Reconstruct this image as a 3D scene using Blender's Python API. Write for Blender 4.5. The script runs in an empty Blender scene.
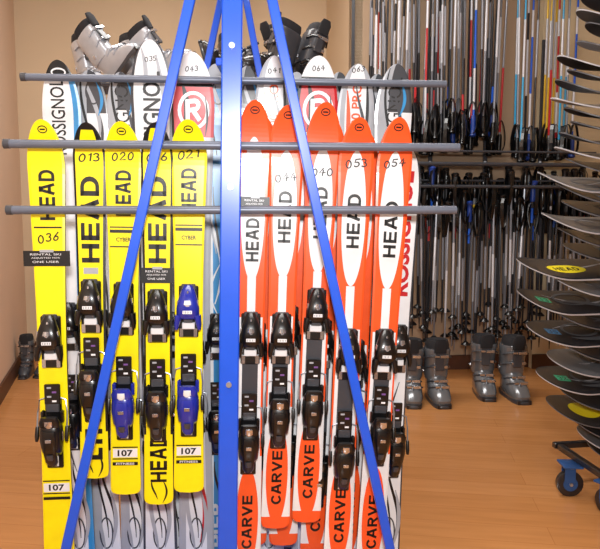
import bpy, math, random
from mathutils import Vector, Matrix
random.seed(4)
sc=bpy.context.scene
sc.view_settings.view_transform='Standard'
F=650.0; PITCH=math.atan(64.5/F); CH=1.2
cd=bpy.data.cameras.new('camera'); cam=bpy.data.objects.new('camera',cd); sc.collection.objects.link(cam)
cd.sensor_width=36; cd.lens=F/600*36; cd.clip_start=0.02
cam.location=(0,0,CH); cam.rotation_euler=(math.pi/2-PITCH,0,0); sc.camera=cam
FW=Vector((0,math.cos(PITCH),-math.sin(PITCH))); UP=Vector((0,math.sin(PITCH),math.cos(PITCH)))
def ray(px,py): return FW+Vector((1,0,0))*((px-300)/F)+UP*((274.5-py)/F)
def PP(px,py,v,yaw):
    a=math.radians(yaw); n=Vector((-math.sin(a),math.cos(a),0)); r=ray(px,py)
    return Vector((0,0,CH))+r*(v/r.dot(n))
RY=5.0; MY=8.0   # rack yaw, room yaw
def axes(yaw):
    a=math.radians(yaw); return Vector((math.cos(a),math.sin(a),0)),Vector((-math.sin(a),math.cos(a),0))
def yat(px,v,z):
    lo,hi=215,900
    for _ in range(40):
        m=(lo+hi)/2
        if PP(px,m,v,RY).z>z: lo=m
        else: hi=m
    return lo
# ---------- materials
def lin(c):
    return tuple(((x/255)/12.92 if x/255<=0.04045 else ((x/255+0.055)/1.055)**2.4) for x in c)+(1,)
MC={}
def mat(name,c,rough=0.45,metal=0.0,var=0.06,scale=18,coat=0.0):
    if name in MC: return MC[name]
    m=bpy.data.materials.new(name); m.use_nodes=True; nt=m.node_tree; b=nt.nodes['Principled BSDF']
    b.inputs['Roughness'].default_value=rough; b.inputs['Metallic'].default_value=metal
    if coat: b.inputs['Coat Weight'].default_value=coat; b.inputs['Coat Roughness'].default_value=0.12
    tc=nt.nodes.new('ShaderNodeTexCoord'); n=nt.nodes.new('ShaderNodeTexNoise'); n.inputs['Scale'].default_value=scale
    r=nt.nodes.new('ShaderNodeValToRGB'); l=lin(c)
    r.color_ramp.elements[0].position=.3; r.color_ramp.elements[1].position=.7
    r.color_ramp.elements[0].color=tuple(x*(1-var) for x in l[:3])+(1,)
    r.color_ramp.elements[1].color=tuple(min(1,x*(1+var)) for x in l[:3])+(1,)
    nt.links.new(tc.outputs['Object'],n.inputs['Vector']); nt.links.new(n.outputs['Fac'],r.inputs['Fac']); nt.links.new(r.outputs['Color'],b.inputs['Base Color'])
    MC[name]=m; return m
yellow=mat('ski_yellow',(250,230,8),.3,coat=.3); black=mat('plastic_black',(10,10,12),.3,coat=.35)
white=mat('ski_white',(228,229,232),.3,coat=.3); orange=mat('ski_orange',(242,86,34),.3,coat=.3)
ink=mat('ink_black',(12,12,14),.4); red=mat('ski_red',(190,22,34),.35,coat=.2); steel=mat('steel_edge',(120,122,126),.3,.8)
base=mat('ski_base',(30,30,34),.5); lblue=mat('ski_light_blue',(50,140,200),.3,coat=.3); lgrey=mat('ski_grey',(165,168,175),.35,coat=.3)
dgrey=mat('graphite',(60,62,68),.35,coat=.3); bblue=mat('binding_blue',(28,42,150),.25,coat=.5)
blue=mat('frame_blue',(24,84,214),.3,coat=.3,var=.04); bar=mat('bar_grey',(100,106,120),.4,.3)
boltm=mat('bolt_steel',(190,195,205),.3,.8); silver=mat('boot_silver',(186,189,196),.3,.3,coat=.4)
smoke=mat('boot_smoke',(112,115,120),.2,.3,coat=.6); bootblk=mat('boot_black',(30,30,34),.3,coat=.4); liner=mat('liner_fabric',(34,34,38),.9)
purple=mat('sticker_violet',(120,80,150),.4); green=mat('sticker_green',(70,190,140),.4); chrome=mat('chrome',(205,208,215),.18,.9)
# ---------- mesh builder
class MB:
    def __init__(s): s.v=[];s.f=[];s.m=[];s.mats=[];s.sm=[]
    def mi(s,m):
        if m not in s.mats: s.mats.append(m)
        return s.mats.index(m)
    def add(s,v,f,m,smooth=False,M=None):
        o=len(s.v); s.v+=[(M@Vector(p)) if M else Vector(p) for p in v]
        for i,q in enumerate(f):
            s.f.append([o+k for k in q]); s.m.append(s.mi(m[i] if isinstance(m,list) else m)); s.sm.append(smooth)
    def box(s,c,h,m,M=None,bev=0.0,taper=1.0):
        x,y,z=h; b=min(bev,x*.9,y*.9,z*.9)
        if b<=0:
            v=[(c[0]+sx*x*(taper if sz>0 else 1),c[1]+sy*y*(taper if sz>0 else 1),c[2]+sz*z) for sz in(-1,1) for sx,sy in((-1,-1),(1,-1),(1,1),(-1,1))]
            s.add(v,[(3,2,1,0),(4,5,6,7),(0,1,5,4),(1,2,6,5),(2,3,7,6),(3,0,4,7)],m,False,M)
        else:
            rings=[]
            for z0,ins in((-z,b),(-z+b,0),(z-b,0),(z,b)):
                t=taper if z0>0 else 1
                X=(x-ins)*t;Y=(y-ins)*t
                rings.append([(c[0]+p*X-(p*b if q2 else 0),c[1]+q*Y-(0 if q2 else q*b),c[2]+z0) for p,q,q2 in((-1,-1,0),(-1,-1,1),(1,-1,1),(1,-1,0),(1,1,0),(1,1,1),(-1,1,1),(-1,1,0))])
            s.rings(rings,m,False,M)
    def rings(s,R,m,smooth=True,M=None,cap=True):
        n=len(R[0]); v=[p for r in R for p in r]; f=[]
        for i in range(len(R)-1):
            for j in range(n):
                k=(j+1)%n; f.append((i*n+j,i*n+k,(i+1)*n+k,(i+1)*n+j))
        if cap: f.append(tuple(range(n-1,-1,-1))); f.append(tuple((len(R)-1)*n+j for j in range(n)))
        s.add(v,f,m,smooth,M)
    def loft(s,secs,m,n=20,M=None,smooth=True):
        R=[]
        for z,cx,cy,a,b,e in secs:
            r=[]
            for k in range(n):
                t=2*math.pi*(k+.5)/n; c,sn=math.cos(t),math.sin(t)
                r.append((cx+a*math.copysign(abs(c)**(2/e),c),cy+b*math.copysign(abs(sn)**(2/e),sn),z))
            R.append(r)
        s.rings(R,m,smooth,M)
    def tube(s,pts,r,m,n=10,smooth=True):
        pts=[Vector(p) for p in pts]; R=[]
        for i,p in enumerate(pts):
            d=(pts[min(i+1,len(pts)-1)]-pts[max(i-1,0)]).normalized()
            a=Vector((0,0,1)) if abs(d.z)<.9 else Vector((1,0,0))
            x=d.cross(a).normalized(); y=d.cross(x)
            rr=r[i] if isinstance(r,(list,tuple)) else r
            R.append([p+(x*math.cos(2*math.pi*k/n)+y*math.sin(2*math.pi*k/n))*rr for k in range(n)])
        s.rings(R,m,smooth)
    def beam(s,a,b,w,d,m,fx):
        a=Vector(a);b=Vector(b);z=(b-a).normalized(); y=(fx-z*fx.dot(z)).normalized(); x=y.cross(z)
        M=Matrix.Translation((a+b)/2)@Matrix((x,y,z)).transposed().to_4x4()
        s.box((0,0,0),(w/2,d/2,(b-a).length/2),m,M,bev=min(w,d)*.12)
    def mesh(s,name):
        me=bpy.data.meshes.new(name); me.from_pydata([tuple(p) for p in s.v],[],s.f)
        for m in s.mats: me.materials.append(m)
        me.polygons.foreach_set('material_index',s.m); me.polygons.foreach_set('use_smooth',s.sm); me.update()
        if any(s.sm):
            try: me.set_sharp_from_angle(angle=math.radians(40))
            except Exception: pass
        return me
    def obj(s,name,parent=None,M=None):
        return mk(name,s.mesh(name),parent,M)
def mk(name,data,parent=None,M=None):
    o=bpy.data.objects.new(name,data); sc.collection.objects.link(o)
    if M is not None: o.matrix_basis=M
    if parent: o.parent=parent
    return o
def tag(o,label,cat,group=None):
    o['label']=label; o['category']=cat
    if group: o['group']=group
def copytree(o,M,label=None):
    c=o.copy(); sc.collection.objects.link(c); c.matrix_basis=M
    if label: c['label']=label
    def rec(src,dst):
        for ch in list(src.children):
            k=ch.copy(); sc.collection.objects.link(k); k.parent=dst; k.matrix_parent_inverse.identity(); k.matrix_basis=ch.matrix_basis.copy(); rec(ch,k)
    rec(o,c); return c
# ---------- text: font lettering, block logo lettering, marker digits
TC={}
def norm(vs):
    x0=min(v[0] for v in vs);x1=max(v[0] for v in vs);y0=min(v[1] for v in vs);y1=max(v[1] for v in vs)
    return [((x-x0)/(x1-x0)-.5,(y-y0)/(y1-y0)-.5) for x,y in vs]
ARC=lambda cx,cy,rx,ry,a0,a1,n=8:[(cx+rx*math.cos(math.radians(a0+(a1-a0)*i/n)),cy+ry*math.sin(math.radians(a0+(a1-a0)*i/n))) for i in range(n+1)]
BL={'H':[[(0,0),(0,1)],[(.7,0),(.7,1)],[(0,.5),(.7,.5)]],'E':[[(0,0),(0,1)],[(0,0),(.62,0)],[(0,.5),(.58,.5)],[(0,1),(.62,1)]],
 'A':[[(0,0),(.3,1)],[(.45,1),(.75,0)],[(.12,.3),(.63,.3)],[(.26,1),(.49,1)]],'D':[[(0,0),(0,1)],[(0,0),(.35,0)]+ARC(.35,.5,.37,.5,-90,90)+[(0,1)]],
 'C':[ARC(.37,.5,.37,.5,48,312,12)],'R':[[(0,0),(0,1)],[(0,1),(.4,1)]+ARC(.42,.76,.24,.24,80,-90,6)+[(0,.52)],[(.32,.5),(.66,0)]],'V':[[(0,1),(.36,0)],[(.36,0),(.72,1)]],
 '0':[ARC(.3,.5,.3,.5,90,450,12)],'1':[[(.1,.8),(.3,1),(.3,0)]],'2':[ARC(.3,.75,.28,.25,160,-30,6)+[(0,0),(.65,.02)]],'3':[ARC(.28,.76,.26,.24,140,-80,6)+ARC(.28,.26,.3,.27,80,-140,7)],
 '4':[[(.38,1),(0,.38),(.7,.42)],[(.46,.75),(.44,0)]],'5':[[(.6,1),(.12,.98),(.06,.58)]+ARC(.28,.32,.3,.3,95,-140,7)],'6':[[(.45,1),(.1,.5)]+ARC(.3,.27,.27,.27,150,-200,10)]}
def strokes(word,th,gap,seed=0):
    rg=random.Random(seed); vs=[];fs=[];x=0
    for ch in word:
        g=BL[ch]; w=max(p[0] for s in g for p in s); jx,jy=(rg.uniform(-.03,.03),rg.uniform(-.1,.1)) if seed else (0,0); sk=rg.uniform(-.1,.15) if seed else 0
        for s in g:
            P=[Vector((x+p[0]+jx+sk*p[1],p[1]+jy)) for p in s]
            L=[];n=len(P)
            for i,p in enumerate(P):
                d=(P[min(i+1,n-1)]-P[max(i-1,0)]).normalized(); nn=Vector((-d.y,d.x))
                e=d*th/2*(-1 if i==0 else (1 if i==n-1 else 0))
                if abs(d.y)>.95 and n==2: e=d*th*.36*(-1 if i==0 else 1)
                L.append((p+e+nn*th/2,p+e-nn*th/2))
            o=len(vs)
            for a_,b_ in L: vs+=[tuple(a_),tuple(b_)]
            fs+=[(o+2*i,o+2*i+1,o+2*i+3,o+2*i+2) for i in range(n-1)]
        x+=w+gap
    return norm(vs),fs
def text(sx,bold=0.02):
    k=(sx,bold)
    if k in TC: return TC[k]
    if bold=='block': TC[k]=strokes(sx,.25,.42); return TC[k]
    if bold=='hand': TC[k]=strokes(sx,.17,.32,seed=sum(map(ord,sx))); return TC[k]
    c=bpy.data.curves.new('t','FONT'); c.body=sx; c.offset=bold; c.resolution_u=3
    o=bpy.data.objects.new('t',c); sc.collection.objects.link(o); bpy.context.view_layer.update()
    me=bpy.data.meshes.new_from_object(o.evaluated_get(bpy.context.evaluated_depsgraph_get()))
    vs=[(v.co.x,v.co.y) for v in me.vertices]; fs=[tuple(p.vertices) for p in me.polygons]
    bpy.data.objects.remove(o); bpy.data.curves.remove(c); bpy.data.meshes.remove(me)
    TC[k]=(norm(vs),fs); return TC[k]
# ---------- generic board (ski / snowboard)
def board(mb,L,ws,ww,wt,th,rise,zone,ov,nose=.10,tailr=.03,tailrise=0.0,sidem=steel,basem=base,nz=64,power=2.0):
    def hw(t):
        if t<=tailr: 
            q=1-t/tailr; k=(1-q**4)**.25 if tailr<.06 else (1-q**2.2)**.45
            return wt/2*max(k,.02)
        if t<.45: s=(t-tailr)/(.45-tailr); w=wt+(ww-wt)*(math.sin(s*math.pi/2))
        elif t<1-nose: s=(t-.45)/(.55-nose); w=ww+(ws-ww)*(1-math.cos(s*math.pi/2))
        else: s=(t-1+nose)/nose; return max(ws/2*(1-s**power)**.5,.001)
        return w/2
    def pr(t):
        y=0
        if t>1-nose*1.2: y=-rise*((t-1+nose*1.2)/(nose*1.2))**2
        if tailrise and t<.12: y=-tailrise*((.12-t)/.12)**2
        return y
    def tk(t): return th*(1-.55*abs(t-.45)/.55)
    ts=[tailr*(i/6)**1.6 for i in range(6)]+[tailr+(1-nose-tailr)*i/nz for i in range(nz)]+[1-nose*(1-(i/16))**1.7 for i in range(17)]
    U=[-1,-.86,-.6,-.3,0,.3,.6,.86,1]; nU=len(U); v=[];f=[];m=[]
    for t in ts:
        w=hw(t);y=pr(t);k=tk(t)
        for u in U: v.append((u*w,y-k/2+(.0015 if abs(u)==1 else 0),t*L))
        v.append((w,y+k/2,t*L)); v.append((-w,y+k/2,t*L))
    n=nU+2
    for i in range(len(ts)-1):
        tm=(ts[i]+ts[i+1])/2
        for j in range(n):
            k=(j+1)%n; f.append((i*n+j,i*n+k,(i+1)*n+k,(i+1)*n+j))
            if j<nU-1: m.append(zone(tm,(U[j]+U[j+1])/2))
            elif j==nU: m.append(basem)
            else: m.append(sidem)
    f.append(tuple(range(n-1,-1,-1)));m.append(sidem); f.append(tuple((len(ts)-1)*n+j for j in range(n)));m.append(sidem)
    mb.add(v,f,m,False)
    for i,(kind,x,z,w,h,mt,*ex) in enumerate(ov):
        off=.0007+.00025*i
        if kind=='text':
            vs,fs=text(ex[0],ex[2] if len(ex)>2 else .02); rot=ex[1]
            pts=[(x-q*w,z+p*h) if rot==1 else ((x+q*w,z-p*h) if rot==-1 else (x+p*w,z+q*h+(p*w*.12 if rot==2 else 0))) for p,q in vs]
        elif kind=='ell':
            pts=[]
            for a in range(33):
                an=-math.pi/2+math.pi*a/32; zz=z+h/2*math.sin(an); ww_=max(w/2*math.cos(an),.0002); pts+=[(x-ww_,zz),(x+ww_,zz)]
            fs=[(2*a,2*a+1,2*a+3,2*a+2) for a in range(32)]
        elif kind=='ring':
            pts=[(x+k*w/2*math.cos(a*math.pi/12),z+(h/2-w/2*(1-k))*math.sin(a*math.pi/12)) for a in range(24) for k in(.78,1)]
            fs=[(2*a,2*a+1,(2*a+3)%48,(2*a+2)%48) for a in range(24)]
        elif kind=='wave':
            amp,fr,ph=ex; N=22; pts=[]
            for a in range(N+1):
                q=a/N; cxx=x+amp*math.sin(fr*q*math.pi*2+ph); ww_=w*math.sin(math.pi*min(max(q,.04),.96))**.6/2
                pts+=[(cxx-ww_,z-h/2+h*q),(cxx+ww_,z-h/2+h*q)]
            fs=[(2*a,2*a+1,2*a+3,2*a+2) for a in range(N)]
        elif kind=='poly':
            pts=[(x+p*w,z+q*h) for p,q in ex[0]]; fs=[tuple(range(len(pts)))]
        else:
            N=6; pts=[(x+sx*w/2,z-h/2+h*i2/N) for i2 in range(N+1) for sx in(-1,1)]; fs=[(2*a,2*a+1,2*a+3,2*a+2) for a in range(N)]
        out=[]
        for px,pz in pts:
            t=min(max(pz/L,.0),1)
            if kind in('ell','ring','wave','poly'): lim=hw(t)*.96; px=min(max(px,-lim),lim)
            out.append((px,pr(t)-tk(t)/2-off,pz))
        mb.add(out,fs,mt,False)
    return pr,tk
# ---------- bindings
def toe_mesh(main,name):
    b=MB()
    b.box((0,-.004,-.005),(.028,.005,.075),black,bev=.003)
    b.loft([(-.022,0,-.024,.026,.015,3),(-.012,0,-.028,.032,.02,3),(.01,0,-.03,.032,.024,3),(.035,0,-.028,.027,.022,2.6),(.06,0,-.022,.019,.015,2.4),(.074,0,-.016,.011,.008,2)],main)
    for s in(-1,1):
        b.loft([(-.052,s*.032,-.032,.005,.01,2.5),(-.037,s*.031,-.034,.008,.013,2.5),(-.01,s*.026,-.03,.011,.016,2.5)],main,n=12)
        b.box((s*.02,-.011,-.065),(.005,.003,.012),chrome)
        b.box((s*.0275,-.035,.012),(.0022,.006,.02),chrome,bev=.001)
    b.box((0,-.012,-.045),(.018,.006,.01),white,bev=.002)
    b.box((0,-.018,-.028),(.014,.008,.006),dgrey,bev=.002)
    b.loft([(.016,0,-.05,.005,.004,2),(.022,0,-.054,.010,.005,2.2),(.033,0,-.05,.008,.004,2.2)],chrome if main is black else white,n=14)
    b.box((0,-.0535,.0),(.013,.0012,.0045),white)
    for k in range(5): b.box((-.009+.0045*k,-.0550,.0),(.0006,.0004,.003),ink)
    b.loft([(.05,0,-.028,.004,.012,2),(.052,0,-.03,.007,.012,2),(.058,0,-.028,.006,.011,2)],chrome,n=12)
    b.box((0,-.012,.068),(.02,.004,.008),dgrey,bev=.002)
    return b.mesh(name)
def heel_mesh(main,name):
    b=MB()
    b.box((0,-.004,0),(.023,.005,.105),black,bev=.003)
    b.loft([(-.062,0,-.014,.02,.01,3),(-.045,0,-.026,.028,.02,3),(-.01,0,-.032,.031,.028,2.8),(.025,0,-.032,.03,.028,2.8),(.04,0,-.03,.026,.022,2.6)],main)
    b.loft([(.03,0,-.045,.028,.012,3),(.045,0,-.05,.029,.012,3),(.06,0,-.052,.022,.009,2.5)],main,n=16)
    for s in(-1,1):
        b.box((s*.026,-.018,.052),(.005,.01,.018),main,bev=.003); b.box((s*.0305,-.03,.0),(.0015,.006,.014),chrome,bev=.001)
    b.box((0,-.012,.075),(.018,.006,.012),dgrey,bev=.002)
    b.loft([(.03,0,-.0585,.006,.003,2),(.036,0,-.061,.011,.003,2.4),(.05,0,-.062,.010,.003,2.4)],chrome if main is black else white,n=14)
    b.box((0,-.0105,-.082),(.011,.002,.016),white,bev=.001)
    for k in range(6): b.box((0,-.0130,-.095+.005*k),(.007,.0006,.0007),ink)
    return b.mesh(name)
def lever_mesh(main,name):
    b=MB()
    b.loft([(-.088,0,-.03,.010,.006,2.5),(-.075,0,-.038,.017,.007,3),(-.04,0,-.054,.018,.006,3),(.0,0,-.063,.02,.006,3),(.022,0,-.058,.018,.007,3)],main,n=16)
    b.loft([(-.066,0,-.05,.006,.003,2.2),(-.06,0,-.054,.009,.003,2.2),(-.048,0,-.058,.009,.003,2.2)],dgrey,n=12)
    b.box((0,-.0695,-.004),(.008,.0012,.005),chrome,bev=.0008)
    return b.mesh(name)
def brake_mesh(name):
    b=MB()
    for s in(-1,1):
        b.tube([(s*.02,-.01,.02),(s*.036,-.012,.015),(s*.041,-.016,-.02),(s*.041,-.028,-.075)],.0024,boltm,n=6)
        b.loft([(-.1,s*.041,-.033,.004,.006,2.5),(-.085,s*.041,-.03,.006,.009,2.5),(-.06,s*.041,-.024,.005,.007,2.5)],black,n=10)
    b.box((0,-.012,.03),(.022,.004,.03),black,bev=.002)
    for k,mm in enumerate((lgrey,purple,lgrey,white)): b.box((-.008+.014*(k%2),-.0165,.05-.013*k),(.006,.0006,.0025),mm)
    return b.mesh(name)
TOE={'k':toe_mesh(black,'toe_binding'),'b':toe_mesh(bblue,'toe_binding')}
HEEL={'k':heel_mesh(black,'heel_binding'),'b':heel_mesh(bblue,'heel_binding')}
LEV={'k':lever_mesh(black,'heel_lever'),'b':lever_mesh(bblue,'heel_lever')}
BRK=brake_mesh('ski_brake')
EX,EY=axes(RY)
def ski(top,bot,v,widths,zonepy,ov,bind,label,group,th=.014,rise=.035,sidem=steel,v2=None):
    T=PP(top[0],top[1],v,RY); B=PP(bot[0],bot[1],v2 or v,RY)
    L=(T-B).length; s=L/(bot[1]-top[1]); yb=bot[1]
    z=(T-B).normalized(); x=(EX-z*EX.dot(z)).normalized(); y=z.cross(x)
    M=Matrix.Translation(B)@Matrix((x,y,z)).transposed().to_4x4()
    mb=MB(); P=lambda py:(yb-py)*s
    O=[]
    for o in ov:
        r=list(o[6:])
        if o[0]=='wave': r[0]*=s
        O.append((o[0],o[1]*s,P(o[2]),o[3]*s,o[4]*s,o[5])+tuple(r))
    pr,tk=board(mb,L,widths[0]*s,widths[1]*s,widths[2]*s,th,rise,lambda t,u:zonepy(yb-t*(yb-top[1]),u),O,sidem=sidem)
    o=mb.obj('ski',None,M); tag(o,label,'ski',group)
    if bind:
        tp,tc,hp,hc=bind
        zt=P(tp); zh=P(hp)
        t=mk('toe_binding',TOE[tc],o,Matrix.Translation((0,-tk(zt/L)/2,zt))); 
        h=mk('heel_binding',HEEL[hc],o,Matrix.Translation((0,-tk(zh/L)/2,zh)))
        mk('heel_lever',LEV[hc],h); mk('ski_brake',BRK,o,Matrix.Translation((0,-tk(zh/L)/2,zh+.085)))
        if tc=='b': t['label']='blue plastic toe binding'
        if hc=='b': h['label']='blue plastic heel binding'
    return o
# ---------- front yellow skis
VF=1.885; HB='block'; HD='hand'
def zy(py,u): return yellow
def zyb(py,u):
    if py<130 or (py<143 and abs(u)>.6) : return ink
    if abs(u)>.86 and 143<=py<430: return ink
    return yellow
def tagov(x,y,w=32):
    return [('rect',x,y,w,15,ink),('rect',x,y-7.2,w*.3,2.5,lgrey)]+[('text',x-1,y-4+3.6*k,w*.66-2*k,2.0,white,t,0,0) for k,t in enumerate(('RENTAL SKI','ADJUSTED FOR','ONE USER'))]
def emb(y0,c=None): return [('ring',0,y0+9,9,7,c or ink),('rect',0,y0+9,5,1.4,c or ink)]
def ovA(num,y0,ny,hy,hl,yb):
    o=emb(y0)+[('text',0,hy,15,hl,ink,'HEAD',1,HB),('text',0,ny,21,9,ink,num,2,HD)]
    o+=[('rect',0,y0+100,26,1.2,ink),('rect',0,y0+104,26,3,ink),('text',0,y0+112,14,4,ink,'CYBER',0),('rect',0,y0+119,26,1.2,ink)]
    o+=[('rect',0,yb-44,24,9,white),('rect',0,yb-50,25,1.2,ink),('rect',0,yb-38,25,1.2,ink),('text',0,yb-44,15,6.5,ink,'107',0,.03),('rect',0,yb-33,25,3.4,ink),('text',0,yb-33,18,2.2,white,'FITNESS',0)]
    return o
def ovB(num,y0,yb,tail,tl,dy=38):
    return [('text',0,y0+92,18,84,ink,'HEAD',1,HB),('text',0,y0+32,20,9,ink,num,2,HD),('rect',0,y0+142,14,6,lgrey),('text',0,yb-dy,17,tl,ink,tail,1,HB if tail=='HEAD' else .05),('wave',4,yb-14,2,24,ink,4,.5,0),('wave',-4,yb-16,2,20,ink,3,.5,2)]
W=(35,27,30)
g='front row of yellow skis on the rack'
ski((45,121),(60,562),VF,W,zy,emb(121)+[('text',0,191,15,48,ink,'HEAD',1,HB),('text',0,232,20,10,ink,'036',2,HD)]+tagov(-2,252,44)+[('rect',0,222,26,1.5,ink),
  ('rect',0,482,25,9,white),('text',0,482,15,6.5,ink,'107',0,.03),('rect',0,475,26,1.2,ink),('rect',0,488,26,1.2,ink),('rect',0,493,26,3,ink)],(332,'k',425,'k'),'yellow ski numbered 036 with black lettering, upright behind grey rack bars',g)
ski((89,124),(95,478),VF,(31,26,28),zyb,ovB('013',124,478,'LTI',32,36),(300,'k',382,'k'),'yellow ski with black edged tip numbered 013, black bindings',g)
ski((123,123),(126,494),VF,W,zy,ovA('020',123,155,190,44,494),(302,'k',400,'b'),'yellow ski numbered 020 with black toe and blue heel binding',g)
ski((157,124),(159,504),VF,(31,27,29),zyb,ovB('016',124,504,'HEAD',48,48)+tagov(0,270),(309,'k',402,'k'),'yellow ski with black tip, large black lettering and black bindings',g)
ski((189,121),(189,492),VF,W,zy,ovA('021',121,153,188,44,492),(304,'b',397,'b'),'yellow ski numbered 021 with blue toe and heel bindings',g)
# ---------- front orange skis
def zo(y0,yb):
    def f(py,u):
        a=abs(u)
        if py>yb-14: return orange
        if py>yb-125: return white
        if py>y0+205: return (orange if a>.86 or .45<a<.7 else white) if a>.45 else dgrey
        if py>y0+160: return orange if a>.3 else white
        return orange
    return f
def ovO(num,y0,yb,hy,hl,ey,eh,ny=None):
    o=emb(y0,ink)+[('ell',0,ey,23,eh,white),('text',0,hy,13,hl,ink,'HEAD',1,HB)]
    o+=[('ell',0,yb-58,22,106,orange),('text',0,yb-54,11,56,ink,'CARVE',1,HB),('ell',0,yb-130,9,18,orange)]
    if num: o+=[('text',0,ny,21,9,ink,num,2,HD)]
    return o
WO=(34,26,29); g='front row of orange and white skis on the rack'
ski((255,102),(246,572),VF,WO,zo(102,572),ovO(None,102,572,233,42,204,138)+tagov(2,199,28),(328,'k',432,'k'),'orange and white carving ski with black sticker and black bindings',g)
ski((288,107),(275,528),VF,WO,zo(107,528),ovO('044',107,528,212,50,210,124,ny=174),(330,'k',408,'k'),'orange and white carving ski numbered 044 on the rack',g)
ski((325,104),(306,522),VF+.012,WO,zo(104,522),ovO('040',104,522,208,50,206,122,ny=169),(306,'k',400,'k'),'orange and white carving ski numbered 040 on the rack',g)
ski((358,119),(337,566),VF,WO,zo(119,566),ovO('053',119,566,216,52,214,130,ny=161),(345,'k',450,'k'),'orange and white carving ski numbered 053 with black bindings',g)
ski((397,119),(369,572),VF,WO,zo(119,572),ovO('054',119,572,224,54,216,132,ny=161),(345,'k',425,'k'),'orange and white carving ski numbered 054 at the rack end',g)
for (a,b,tp,hp) in(((261,116),(252,545),338,445),((294,124),(283,545),322,450),((330,120),(314,555),335,470),((363,132),(347,560),355,415)):
    ski(a,b,VF+.08,WO,zo(a[1],b[1]),ovO(None,a[1],b[1],a[1]+80,50,a[1]+80,110),(tp,'k',hp,'k'),'orange and white carving ski tucked behind its pair','second row of orange skis on the rack')
# ---------- back row
VB=2.09
def zw(py,u): return dgrey if abs(u)>.86 else white
def zr(py,u):
    if 78<py<83: return ink
    if 83<=py<131: return red if u>-.86 else ink
    return lgrey if abs(u)>.6 and py>90 else white
def zb(py,u): return (lblue if u>-.3 else white) if py>88 else lgrey
def zg(py,u): return lgrey if abs(u)>.6 and py<150 else white
def zk(py,u): return lgrey if u<-.2 else (white if py>110 else dgrey)
def zl_(py,u): return (lblue if u>.5 else white) if py>76 else ink
sw=[('wave',3,500,3,90,ink,6,.8,0),('wave',-3,480,2.2,110,ink,5,.7,1.5),('wave',0,420,2.5,90,dgrey,7,.6,3),('ring',0,530,14,34,dgrey),('wave',5,515,4,60,lgrey,5,.5,0),('wave',-5,510,4,80,lgrey,4,.6,2)]
up=[('wave',4,120,3,70,dgrey,5,.7,0),('wave',-4,110,2.5,80,ink,5,.6,2),('wave',0,105,4,60,lgrey,7,.5,1),('ring',2,92,14,22,dgrey),('wave',6,98,3,30,lblue,4,.5,0)]
bl=[('wave',-2,240,4,110,white,7,.8,0),('wave',3,250,2.5,140,dgrey,6,.6,1),('wave',-5,200,3,90,lgrey,5,.7,2),('wave',2,280,2,60,white,8,.6,3)]
def st(n,num):
    return {'ross':(zw,[('wave',-8,70,4,40,lgrey,3,.5,0),('wave',8,80,4,50,lgrey,3,.5,1),('text',0,118,17,96,ink,'ROSSIGNOL',1,.02),('text',0,59,11,5,ink,num,2,HD)]+sw),
     'grey':(zk,[('text',0,118,13,80,ink,'ROSSIGNOL',1,.0)]+up[:2]+up[3:]+sw),
     'left':(zl_,[('text',-3,114,13,70,ink,'ROSSIGNOL',1,.01),('ring',0,73,14,8,white)]+sw),
     'redR':(zr,[('wave',-9,106,6,48,ink,4,.5,0),('ring',1,107,30,36,white),('text',1,107,15,22,white,'R',2,HB),('wave',12,112,2,38,ink,2,.5,0),('text',0,69,12,5.5,ink,num,2,HD),('wave',-6,142,4,34,ink,5,.5,0),('wave',4,144,3,30,ink,6,.5,2),('wave',4,500,5,80,red,5,.6,0)]+sw[1:]),
     'blue':(zb,bl+[('text',0,520,12,50,white,'PIER',1,.03)]+up+sw[:1]),
     'text':(zg,[('text',0,108,9,50,orange,'1000 PRO',1,.02),('text',0,71,12,5.5,ink,num,2,HD),('wave',-9,120,4,60,orange,2,.5,0),('wave',9,110,3,60,ink,2,.5,0),('text',0,190,12,56,ink,'HEAD',1,HB)]+up[:1]+sw),
     'plain':(zk,up+bl[1:3]+sw),
     'redtext':(zw,[('text',0,230,15,120,red,'ROSSIGNOL',1,.04)]+sw)}[n]
lab={'ross':'tall white ski with black lettering in the rear row','grey':'tall silver and white ski with dark lettering','left':'tall white ski with light blue edge and dark tip','redR':'tall white ski with red patch near the tip','blue':'tall light blue and white ski','text':'tall white ski with orange lettering near the tip','redtext':'tall white ski with red lettering along its length','plain':'tall silver and white ski with thin swirl graphics'}
for x,y,n,w,dv,num in((60,62,'left',36,0,''),(91,72,'plain',32,.035,''),(122,74,'grey',32,0.035,''),(151,42,'ross',40,0,'035'),(192,54,'redR',42,0.0,'043'),(216,66,'blue',32,.035,''),(247,68,'plain',30,0.07,''),(274,58,'text',36,0,'041'),(318,58,'redR',40,0,'064'),(357,66,'text',36,0,'063'),(395,66,'grey',36,0,''),(338,74,'plain',30,.07,''),(376,76,'plain',30,.07,''),(296,74,'blue',30,.07,''),(170,80,'plain',30,.07,''),(76,80,'blue',30,.07,''),(407,150,'redtext',30,-.1,'')):
    z,o=st(n,num); xb=232+(x-232)*.88; v=VB+dv
    ski((x,y),(xb,yat(xb,v,.034)),v,(w,w*.72,w*.85),z,o,(325+random.uniform(-18,18),'k',425+random.uniform(-20,20),'k'),lab[n],'rear row of tall skis on the rack',rise=.03)
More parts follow.
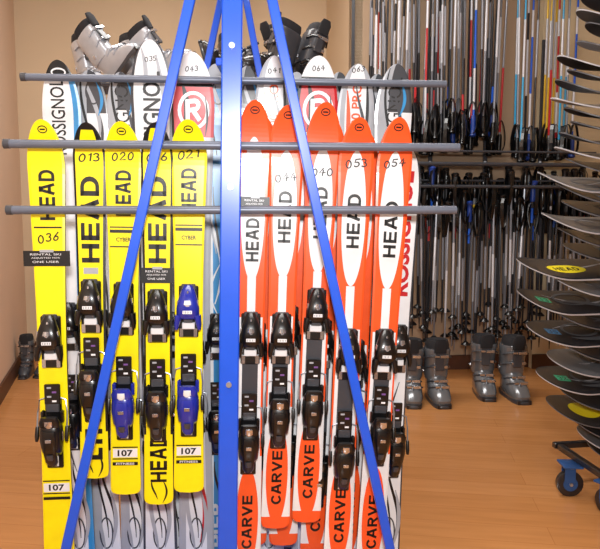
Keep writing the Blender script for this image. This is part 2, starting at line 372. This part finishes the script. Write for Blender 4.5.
# ---------- ski rack
rack=mk('ski_rack',None); tag(rack,'blue steel A-frame ski rack with three grey horizontal bars','ski rack')
VP=1.80
a=PP(234,-185,VP,RY); c=PP(227.5,549,VP,RY)
dd=(a-c).normalized(); foot=c-dd*(c.z/dd.z)
b=MB(); b.beam(foot,a,.055,.03,blue,EY); b.obj('center_post',rack)
postx=foot
def leg(p1,p2,v,w,dp,nm='leg'):
    A=PP(p1[0],p1[1],v,RY);B=PP(p2[0],p2[1],v,RY); dr=(B-A).normalized(); B=A+dr*(-A.z/dr.z)
    T=A+dr*((a.z-A.z)/dr.z); m=MB(); m.beam(T,B,w,dp,blue,EY); m.obj(nm,rack)
leg((190,0),(66,549),VP-.005,.027,.02); leg((272,0),(390,549),VP-.005,.027,.02)
VR=2.45
leg((221,0),(205,75),VR,.024,.02); leg((246,0),(259,70),VR,.024,.02)
def barr(x0,y0,x1,y1,v,r=.0125):
    A=PP(x0,y0,v,RY);B=PP(x1,y1,v,RY); zz=(A.z+B.z)/2;A.z=zz;B.z=zz; m=MB(); m.tube([A,B],r,bar,n=16)
    m.tube([A-(B-A).normalized()*.004,A+(B-A).normalized()*.012],r*1.12,dgrey,n=16); m.obj('crossbar',rack); return A,B
barr(22,75,446,86,2.03,.011); barr(5,139,459,152,1.832,.0118); barr(8,210,456,210,1.832,.0118)
for q in(47,187,383):
    m=MB(); p=c+dd*((PP(229,q,VP,RY)-c).dot(dd))-EY*.016; m.tube([p,p-EY*.006],.008,boltm,n=14); m.obj('bolt',rack)
m=MB(); ap=Vector((a.x,a.y,a.z)); m.box((0,.3,-.02),(.07,.36,.03),blue,Matrix.Translation(ap)@Matrix.Rotation(math.radians(RY),4,'Z'),bev=.004); m.obj('top_plate',rack)
m=MB(); M=Matrix.Translation((postx.x-.04,postx.y,0))@Matrix.Rotation(math.radians(RY),4,'Z')
m.box((0,.22,.02),(.53,.18,.01),blue,M,bev=.003); m.box((0,.04,.03),(.53,.01,.02),blue,M,bev=.003)
for sx in(-.48,.48): 
    for yy in(.08,.36): m.box((sx,yy,.006),(.03,.03,.006),blue,M)
m.obj('bottom_tray',rack)
m=MB(); C=PP(230,78,2.03,RY); m.beam(Vector((C.x,C.y-.22,C.z)),Vector((C.x,C.y,C.z)),.03,.02,blue,Vector((0,0,1))); m.obj('bracket',rack)
# ---------- boots
def boot(mshell,mcuff,mbk,label,group):
    o=mk('ski_boot',None)
    b=MB(); b.loft([(0,0,-.01,.046,.155,3.5),(.012,0,-.01,.048,.158,3.5),(.022,0,-.01,.045,.153,3.5)],dgrey,n=28); 
    for yy in(-.15,.13): b.box((0,yy,.012),(.034,.014,.012),bootblk,bev=.003)
    b.obj('sole',o)
    b=MB(); b.loft([(.02,0,-.01,.046,.145,3),(.04,0,-.01,.052,.148,2.8),(.065,0,0,.052,.135,2.6),(.09,0,.02,.050,.112,2.5),(.115,0,.045,.049,.088,2.4),(.15,0,.06,.05,.074,2.3),(.19,0,.062,.048,.068,2.3)],mshell,n=28); 
    b.loft([(.088,0,-.05,.014,.05,2.4),(.105,0,-.04,.012,.04,2.4)],dgrey,n=16); b.obj('shell',o)
    b=MB(); b.loft([(.125,0,.062,.056,.074,2.5),(.15,0,.062,.06,.08,2.5),(.2,0,.055,.059,.077,2.5),(.25,0,.045,.061,.08,2.5),(.29,0,.036,.064,.084,2.6),(.3,0,.034,.06,.08,2.6)],mcuff,n=28)
    b.box((0,-.028,.24),(.022,.006,.06),dgrey,Matrix.Translation((0,-.012,0)),bev=.004)
    for s in(-1,1): b.tube([(s*.055,.07,.16),(s*.064,.07,.16)],.011,chrome,n=14)
    b.obj('cuff',o)
    b=MB(); b.loft([(.28,0,.034,.055,.074,2.5),(.32,0,.03,.056,.074,2.4),(.345,0,.03,.05,.066,2.3),(.335,0,.03,.038,.05,2.3)],liner,n=24)
    b.loft([(.28,0,-.045,.03,.01,3),(.335,0,-.055,.032,.01,3),(.36,0,-.058,.022,.007,2.5)],liner,n=14); b.obj('liner',o)
    for yy,zz,w in((-.075,.098,.05),(-.035,.122,.049),(-.028,.2,.06),(-.042,.26,.062)):
        b=MB(); 
        b.tube([(-w,yy+.045,zz-.012),(-w*.75,yy+.01,zz),(-.015,yy-.008,zz+.004),(w*.75,yy+.01,zz+.002),(w+.001,yy+.045,zz-.012)],.005,mbk,n=6)
        b.box((.02,yy-.008,zz+.002),(.02,.006,.009),chrome,bev=.002); b.box((-.016,yy-.01,zz+.003),(.012,.004,.006),chrome,bev=.001); b.obj('buckle',o)
    tag(o,label,'ski boot',group)
    return o
def Mb(p,rz,s=1,zs=1,ws=1): return Matrix.Translation(p)@Matrix.Rotation(math.radians(rz),4,'Z')@Matrix.Diagonal((s*ws,s,s*zs,1))
def onfloor(px,py):
    r=ray(px,py); return Vector((0,0,CH))+r*(-CH/r.z)
bS=boot(smoke,smoke,dgrey,'grey plastic ski boot standing on the wooden floor','ski boots on the floor')
spots=[(413,405,-3,1.05),(440,405,3,1.05),(487,398,-4,1.05),(518,401,4,1.06)]
for i,(x,y,rz,s) in enumerate(spots):
    M=Mb(onfloor(x,y)+Vector((0,.08,0)),rz,s,1.08,1.22)
    if i==0: bS.matrix_basis=M
    else: copytree(bS,M)
bL=boot(dgrey,smoke,black,'dark grey ski boot standing by the wall baseboard','ski boots on the floor')
bL.matrix_basis=Mb(onfloor(27,375),10,.85); copytree(bL,Mb(onfloor(47,374),-10,.85))
VS=3.2
br=mk('boot_shelf',None); tag(br,'tall dark wire boot shelf standing behind the ski rack','shelf')
s0=PP(75,82,VS,RY); s1=PP(335,82,VS,RY); sz=PP(200,88,VS,RY).z
for k in range(6):
    m=MB(); p=s0.copy()+EY*(k*.05-.1);q=s1.copy()+EY*(k*.05-.1);p.z=q.z=sz-.006; m.tube([p,q],.006,dgrey,n=8); m.obj('wire',br)
for p in(s0,s1):
    m=MB(); m.beam(Vector((p.x,p.y,0))+EY*.02,Vector((p.x,p.y,sz))+EY*.02,.03,.03,dgrey,EY); m.obj('post',br)
    m=MB(); m.beam(Vector((p.x,p.y,sz-.02))-EY*.12,Vector((p.x,p.y,sz-.02))+EY*.17,.02,.02,dgrey,Vector((0,0,1))); m.obj('shelf_end',br)
bW=boot(silver,silver,lgrey,'silver ski boot lying tilted on the wire shelf','ski boots on the top shelf'); bB=boot(bootblk,dgrey,black,'black ski boot lying tilted on the wire shelf','ski boots on the top shelf')
def sh(px,dv,M3,s):
    lo=min((M3@(Vector(p)*s)).z for p in((-.048,-.168,0),(.048,-.168,0),(-.048,.148,0),(.048,.148,0),(-.064,.12,.3),(.064,.12,.3),(-.064,-.05,.3),(.064,-.05,.3),(0,-.05,.355)))
    p=PP(px,60,VS+dv,RY); p.z=sz-lo; return Matrix.Translation(p)@M3.to_4x4()@Matrix.Scale(s,4)
def R3(rz,tx,ty): return Matrix.Rotation(math.radians(ty),3,'Y')@Matrix.Rotation(math.radians(tx),3,'X')@Matrix.Rotation(math.radians(rz),3,'Z')
bW.matrix_basis=sh(126,0,R3(60,0,-42),.82); copytree(bW,sh(176,.03,R3(70,5,-38),.8)); copytree(bW,sh(94,.26,R3(30,0,-12),.85)); copytree(bW,sh(140,.28,R3(40,0,-8),.88))
bB.matrix_basis=sh(262,0,R3(-60,0,24),.85); copytree(bB,sh(304,0,R3(25,-10,16),.9)); copytree(bB,sh(285,.24,R3(-40,0,-12),.98)); copytree(bB,sh(206,.1,R3(-70,0,75),.78)); copytree(bB,sh(238,.25,R3(20,0,-8),.92))
# ---------- poles
def pole(cs,cg,L):
    mb=MB(); mb.tube([(0,0,-.03),(0,0,0.02),(0,0,L*.3),(0,0,L)],[.0025,.005,.007,.008],cs[0],n=8)
    for k0,k1 in cs[2]: mb.tube([(0,0,k0*L),(0,0,k1*L)],.0083,cs[1],n=8,smooth=True)
    me=mb.mesh('ski_pole')
    g=MB(); g.loft([(L-.02,0,0,.014,.015,2),(L+.0,0,0,.018,.02,2),(L+.03,0,-.002,.017,.019,2.2),(L+.06,0,0,.018,.02,2.2),(L+.09,0,-.001,.017,.02,2.2),(L+.115,0,-.004,.022,.03,2.2),(L+.125,0,-.004,.014,.018,2)],cg,n=12)
    bk=MB(); bk.loft([(.045,0,0,.01,.01,2),(.05,0,0,.034,.034,2),(.056,0,0,.032,.032,2),(.075,0,0,.011,.011,2)],black,n=14)
    s=MB(); R=[]
    for i in range(14):
        a=math.pi*2*i/14; x=.034*math.sin(a)*(1+.3*math.cos(a)); z=L+.105-.22*(1-math.cos(a))/2
        R.append([(x-.002,-.032,z),(x+.002,-.032,z),(x+.002,-.01,z),(x-.002,-.01,z)])
    R.append(R[0]); s.rings(R,black,False,cap=False)
    return me,g.mesh('grip'),bk.mesh('basket'),s.mesh('strap')
pw=mat('pole_white',(205,206,212),.3,.2);pg=mat('pole_grey',(140,143,152),.3,.3);prd=mat('pole_red',(180,34,40),.3);pk=mat('pole_dark',(34,36,42),.3);pb=mat('pole_blue',(30,90,200),.3);py_=mat('pole_gold',(225,185,50),.3,.2);pt=mat('pole_teal',(60,165,215),.3)
S1=[(.25,.4),(.72,.95)]; S2=[(.3,.62)]; S3=[(.6,.97)]; S4=[(.82,.93)]
gb=mat('grip_blue',(30,60,140),.4)
pm=[((pg,pw,S2),black),((pg,prd,S3),black),((pk,pg,S2),black),((pw,pk,S1),black),((pk,prd,S4),black),((pg,py_,S4),black),((pt,pw,S2),black),((pk,pk,S2),black),((prd,pw,S1),black),((py_,pw,S2),black),((pb,pw,S1),gb),((pk,pb,S4),gb)]
pl=['grey and white','grey and red','dark grey','white and black','black and red','grey and gold','light blue and white','black','red and white','yellow and white','blue and white','black and blue']
def mkpole(idx,M,lab,group,data):
    me,g,bk,s=data[idx]
    o=mk('ski_pole',me,None,M); tag(o,pl[idx]+lab,'ski pole',group)
    mk('grip',g,o);mk('basket',bk,o);mk('strap',s,o)
upd=[pole(c_,g_,1.2) for c_,g_ in pm]; lod=[pole(c_,g_,.93) for c_,g_ in pm]
VW=4.62
for i in range(54):
    x=368+2.45*i
    v=VW-.1-.06*(i%4); p=PP(x+random.uniform(-1.6,1.6),149+random.uniform(-16,9),v,MY)
    idx=random.choice([0,1,2,2,3,0,4,5,7,0,8,10,11,0,2])
    M=Matrix.Translation(p)@Matrix.Rotation(math.radians(MY+random.uniform(-60,60)),4,'Z')@Matrix.Rotation(math.pi+random.uniform(-.03,.03),4,'Y')@Matrix.Translation((0,0,-1.325))
    mkpole(idx,M,' ski pole stored grip down on wall rack','ski poles on the upper wall rack',upd)
for i,x in enumerate([514,517,520,524,528,532,542,545,548,551,555,558,562,566,571]):
    v=VW-.18-.06*(i%3); p=PP(x,160+random.uniform(-3,3),v,MY)
    idx=[6,0,6,3,10,2,9,9,1,9,8,6,6,0,10][i]
    M=Matrix.Translation(p)@Matrix.Rotation(math.radians(MY+random.uniform(-60,60)),4,'Z')@Matrix.Rotation(math.pi+random.uniform(-.018,.018),4,'Y')@Matrix.Translation((0,0,-1.325))
    mkpole(idx,M,' ski pole stored grip down on wall rack','ski poles on the upper wall rack',upd)
for i in range(104):
    x=394+1.98*i
    v=VW-.12-.07*(i%4); p=PP(x+random.uniform(-1.5,1.5),168+random.uniform(-3,34),v,MY)
    M=Matrix.Translation(p)@Matrix.Rotation(math.radians(MY+random.uniform(-90,90)),4,'Z')@Matrix.Rotation(random.uniform(-.04,.04),4,'Y')@Matrix.Translation((0,0,-1.055))
    mkpole(random.choice([2,7,2,0,0,3,4,7,2,5,11,0]),M,' ski pole hanging from the lower wall rail','ski poles on the lower wall rail',lod)
pr_=mk('pole_rack',None); tag(pr_,'black wall-mounted rails holding rows of ski poles','rack')
for y,vv,rd in((163,VW-.34,.014),(150,VW-.36,.008),(186,VW-.36,.012),(180,VW-.29,.008),(180,VW-.22,.008),(180,VW-.15,.008),(180,VW-.08,.008)):
    A=PP(366,y,vv,MY);B=PP(596,y,vv,MY);B.z=A.z; m=MB(); m.tube([A,B],rd,dgrey,n=10); m.obj('rail',pr_)
for x in(372,430,485,540):
    A=PP(x,163,VW-.34,MY); C=PP(x,163,VW-.07,MY); C.z=A.z; m=MB(); m.beam(A,C,.02,.03,dgrey,Vector((0,0,1))); m.beam(C+Vector((0,0,-.5)),C+Vector((0,0,.9)),.03,.02,dgrey,EY); m.obj('bracket',pr_)
# ---------- snowboards
th0=math.radians(82); D=Vector((math.sin(th0),math.cos(th0),0)); Bk=Vector((-math.cos(th0),math.sin(th0),0))
VN=2.62
bd=[(8,582,'k'),(22,577,'g'),(36,586,'k'),(50,578,'k2'),(68,558,'g'),(80,568,'k'),(92,556,'k'),(106,552,'w'),(118,565,'k'),(130,572,'k2'),(143,560,'k'),(156,556,'g'),(169,566,'k'),(184,538,'g'),(196,555,'k2'),(210,562,'k'),(225,542,'g'),(240,558,'k'),(254,564,'k2'),(270,517,'logo'),(287,552,'g'),(303,517,'num'),(319,548,'k'),(335,527,'num2'),(349,556,'k'),(364,548,'g'),(382,537,'num'),(398,560,'k'),(413,546,'logo2'),(428,570,'k'),(442,578,'g'),(455,588,'k')]
srack=mk('snowboard_rack',None); tag(srack,'wheeled metal rack holding a vertical stack of snowboards','snowboard rack')
top_s=mat('board_black',(34,34,38),.35,coat=.35); top_g=mat('board_grey',(96,98,102),.35,coat=.35); rim=mat('board_rim',(175,175,180),.4); rimd=mat('board_rim_dark',(88,90,95),.4)
ly=mat('logo_yellow',(235,215,30),.4)
for i,(y,x,k) in enumerate(bd):
    P0=PP(x,y,VN,0); wd=.235; L=1.3+.08*random.random()
    tm={'k':top_s,'k2':top_s,'g':top_g,'w':lgrey}.get(k,top_s)
    tilt=math.radians((16 if y>160 else 12)+random.uniform(-1.5,1.5)); yaw=math.radians(random.uniform(-2,2))
    Rz=Matrix.Rotation(yaw,3,'Z'); d=Rz@D; bkv=Rz@Bk
    dl=Matrix.Rotation(math.radians(random.uniform(-.6,.9)),3,bkv)@d
    up_=(Vector((0,0,1))*math.cos(tilt)-bkv*math.sin(tilt)); zl=-dl; up_=(up_-zl*up_.dot(zl)).normalized(); yl=-up_; xl=yl.cross(zl)
    org=P0+dl*L
    M=Matrix.Translation(org)@Matrix((xl,yl,zl)).transposed().to_4x4()
    ov=[]
    if k=='logo': ov=[('wave',.03,L-.4,.012,.4,rim,.03,.8,i),('ell',-.01,L-.21,.085,.17,ly),('text',-.01,L-.21,.035,.11,ink,'HEAD',-1,HB)]
    if k=='logo2': ov=[('ell',.0,L-.17,.11,.14,ly)]
    if k in('num','num2'): ov=[('rect',0,L-.11,.045,.06,green if k=='num' else lblue),('text',0,L-.11,.03,.045,ink,'3'+str(i%6),-1,HD)]
    if k in('k','g','num','num2'): ov+=[('wave',.02,L-.3,.012,.35,rim,.04,.8,i),('wave',-.03,L-.32,.03,.3,rimd,.03,.6,i*2),('ring',.02,L-.24,.12,.16,rimd)]
    if k=='k2': ov=[('rect',.0,L-.18,.15,.025,ly if i%2 else lblue),('wave',0,L-.33,.05,.28,[green,white,red][i%3],.04,.7,i)]
    rm=rim if k in('w','g','num','logo','num2') else rimd
    mb=MB(); pr,tk=board(mb,L,wd,wd*.87,wd*.98,.013,.03+.02*random.random(),lambda t,u,tm=tm,rm=rm:(rm if abs(u)>.93 else tm),ov,nose=.13,tailr=.12,tailrise=.03,sidem=rm,basem=[base,rimd,top_s,mat('board_base_white',(170,170,172))][i%4],nz=24)
    o=mb.obj('snowboard',None,M); lb={'k':'black snowboard with thin line graphics lying flat in the stack','k2':'black snowboard with bright coloured stripe near the nose','g':'grey snowboard lying flat in the stack','w':'silver snowboard lying flat in the stack','logo':'black snowboard with yellow oval logo','logo2':'black snowboard with round yellow patch','num':'black snowboard with green number sticker','num2':'black snowboard with light blue sticker'}[k]
    tag(o,lb,'snowboard','stack of snowboards on the wheeled rack')
    for yy in(.5,.95):
        q=org+zl*(L-yy)-up_*.017; m=MB(); m.tube([q-xl*.14,q+xl*.2],.006,dgrey,n=8); m.obj('arm',srack)
cc=PP(572,483,2.62,0)
for yy in(.5,.95):
    q=PP(545,273,VN,0)+D*(yy)+Bk*.2; m=MB(); m.beam(Vector((q.x,q.y,.14)),Vector((q.x,q.y,2.3)),.04,.04,dgrey,Bk); m.obj('post',srack)
m=MB(); Mx=Matrix.Translation((cc.x,cc.y,.155))@Matrix.Rotation(math.pi/2-th0,4,'Z')
for yy in(-.17,.19): m.box((.62,yy,0),(.6,.014,.013),bootblk,Mx,bev=.003)
for xx in(.04,.4,.9,1.2): m.box((xx,.01,0),(.014,.16,.013),bootblk,Mx,bev=.003)
m.obj('base_frame',srack)
for xx,yy,an in((0.0,.02,20),(.055,-.17,-40),(1.2,-.15,0),(1.2,.17,0)):
    Mc=Mx@Matrix.Translation((xx,yy,-.155))@Matrix.Rotation(math.radians(an+60),4,'Z')
    cb=mat('caster_blue',(50,90,150),.4,.3)
    m=MB(); m.box((0,0,.137),(.045,.04,.004),cb,bev=.001)
    for s in(-1,1): m.box((s*.02,.005,.1),(.003,.022,.036),cb,bev=.001)
    m.tube([(0,0,.125),(0,0,.14)],.026,boltm,n=14); m.tube([(-.026,.0,.056),(.026,.0,.056)],.007,boltm,n=10)
    cst=m.obj('caster',srack,Mc)
    m=MB(); m.tube([(-.014,0,.055),(-.011,0,.055),(.011,0,.055),(.014,0,.055)],[.047,.055,.055,.047],bootblk,n=24); m.tube([(-.0155,0,.055),(.0155,0,.055)],.03,cb,n=18); m.obj('wheel',cst)
# ---------- room
wm=mat('wall_paint_beige',(212,190,160),.9,var=.03,scale=1.5); wm2=mat('wall_beige_shaded',(176,150,124),.9,var=.03,scale=1.5); wm3=mat('wall_beige_lit',(222,204,170),.9,var=.03,scale=1.5)  # second and third beige: same wall with shade and light put into the colour
def wall(name,p,q,h=3.3,t=.08,m=wm,z0=0):
    p=Vector((p.x,p.y,0));q=Vector((q.x,q.y,0));d=(q-p).normalized();n=Vector((-d.y,d.x,0))
    mb=MB(); mb.add([p+Vector((0,0,z0)),q+Vector((0,0,z0)),q+n*t+Vector((0,0,z0)),p+n*t+Vector((0,0,z0)),p+Vector((0,0,h)),q+Vector((0,0,h)),q+n*t+Vector((0,0,h)),p+n*t+Vector((0,0,h))],[(3,2,1,0),(4,5,6,7),(0,1,5,4),(1,2,6,5),(2,3,7,6),(3,0,4,7)],m)
    o=mb.obj(name); o['kind']='structure'; return o
VBK=5.6
cL=PP(22,210,VBK,MY); cM=PP(348,210,VBK,MY); cM2=PP(350,210,VW,MY); cR=PP(533,210,VW,MY)
ex,ey=axes(MY); cM=cM2+ey*((cM-cM2).dot(ey)); cR2=cR+ex*2.2
wall('wall_back',cL,cM); wall('wall_alcove',cM,cM2); wall('wall_poles',cM2,cR,m=wm2); wall('wall_corner',cR-ey*.06,cR2-ey*.06,m=wm3,t=.14)  # pole wall painted shaded, stretch right of it painted as lit
e2,d2=axes(10); RF=cR2-d2*6.5; wall('wall_right',cR2,RF)
dl=axes(16)[1]; LF=cL-dl*7; wall('wall_left',LF,cL,m=mat('wall_paint_left',(216,190,168),.9,var=.03,scale=1.5))
wall('wall_behind',RF,LF)
bm=mat('baseboard_brown',(80,48,32),.5)
def bb(name,p,q):
    d=(q-p).normalized();n=Vector((-d.y,d.x,0)); return wall(name,p-n*.014,q-n*.014,.11,.013,bm)
bb('baseboard_back',cL,cM); bb('baseboard_poles',cM2,cR); bb('baseboard_corner',cR-ey*.06,cR2-ey*.06); bb('baseboard_right',cR2,RF); bb('baseboard_left',LF,cL); bb('baseboard_alcove',cM,cM2)
tp=cM2-ey*.012; wall('trim_1',tp,tp+ex*.022,3.3,.011,dgrey)
def floorish(name,z,m,t=.05):
    mb=MB(); mb.box((0,2.2,z),(5,6,t),m); o=mb.obj(name); o['kind']='structure'; return o
fm=bpy.data.materials.new('floor_wood'); fm.use_nodes=True; nt=fm.node_tree; bs=nt.nodes['Principled BSDF']
tc=nt.nodes.new('ShaderNodeTexCoord'); mp=nt.nodes.new('ShaderNodeMapping'); mp.inputs['Rotation'].default_value=(0,0,math.radians(MY+0)); 
bk=nt.nodes.new('ShaderNodeTexBrick'); bk.inputs['Scale'].default_value=1; bk.inputs['Brick Width'].default_value=1.2; bk.inputs['Row Height'].default_value=.13; bk.inputs['Mortar Size'].default_value=.0012
bk.inputs['Color1'].default_value=lin((198,136,80)); bk.inputs['Color2'].default_value=lin((206,144,88)); bk.inputs['Mortar'].default_value=lin((180,118,68))
nz=nt.nodes.new('ShaderNodeTexNoise'); nz.inputs['Scale'].default_value=3; mp2=nt.nodes.new('ShaderNodeMapping'); mp2.inputs['Scale'].default_value=(1,10,1); nz.inputs['Detail'].default_value=6
mx=nt.nodes.new('ShaderNodeMixRGB'); mx.blend_type='MULTIPLY'; mx.inputs['Fac'].default_value=.3
rr=nt.nodes.new('ShaderNodeValToRGB'); rr.color_ramp.elements[0].color=(.6,.55,.5,1); rr.color_ramp.elements[0].position=.3; rr.color_ramp.elements[1].position=.65
for a_,b_ in((tc.outputs['Object'],mp.inputs['Vector']),(mp.outputs['Vector'],bk.inputs['Vector']),(mp.outputs['Vector'],mp2.inputs['Vector']),(mp2.outputs['Vector'],nz.inputs['Vector']),(nz.outputs['Fac'],rr.inputs['Fac']),(bk.outputs['Color'],mx.inputs['Color1']),(rr.outputs['Color'],mx.inputs['Color2']),(mx.outputs['Color'],bs.inputs['Base Color'])): nt.links.new(a_,b_)
bs.inputs['Roughness'].default_value=.22
floorish('floor',-.05,fm); floorish('ceiling',3.35,mat('ceiling_white',(225,222,215),.9))
# ---------- light
def area(n,loc,rot,sx,sy,e,c=(1,.975,.94)):
    l=bpy.data.lights.new(n,'AREA'); l.shape='RECTANGLE'; l.size=sx;l.size_y=sy;l.energy=e;l.color=c
    o=bpy.data.objects.new(n,l); sc.collection.objects.link(o); o.location=loc; o.rotation_euler=rot
area('ceiling_light',(-.6,1.2,3.25),(0,0,0),2.5,.6,56); area('ceiling_light',(-.3,3.5,3.25),(0,0,0),2.5,.6,62)
area('camera_flash',(.05,-.2,1.55),(math.radians(86),0,0),.22,.15,52,(1,.99,.98))
w=bpy.data.worlds.new('world'); sc.world=w; w.use_nodes=True; w.node_tree.nodes['Background'].inputs['Color'].default_value=(.9,.88,.85,1); w.node_tree.nodes['Background'].inputs['Strength'].default_value=.25
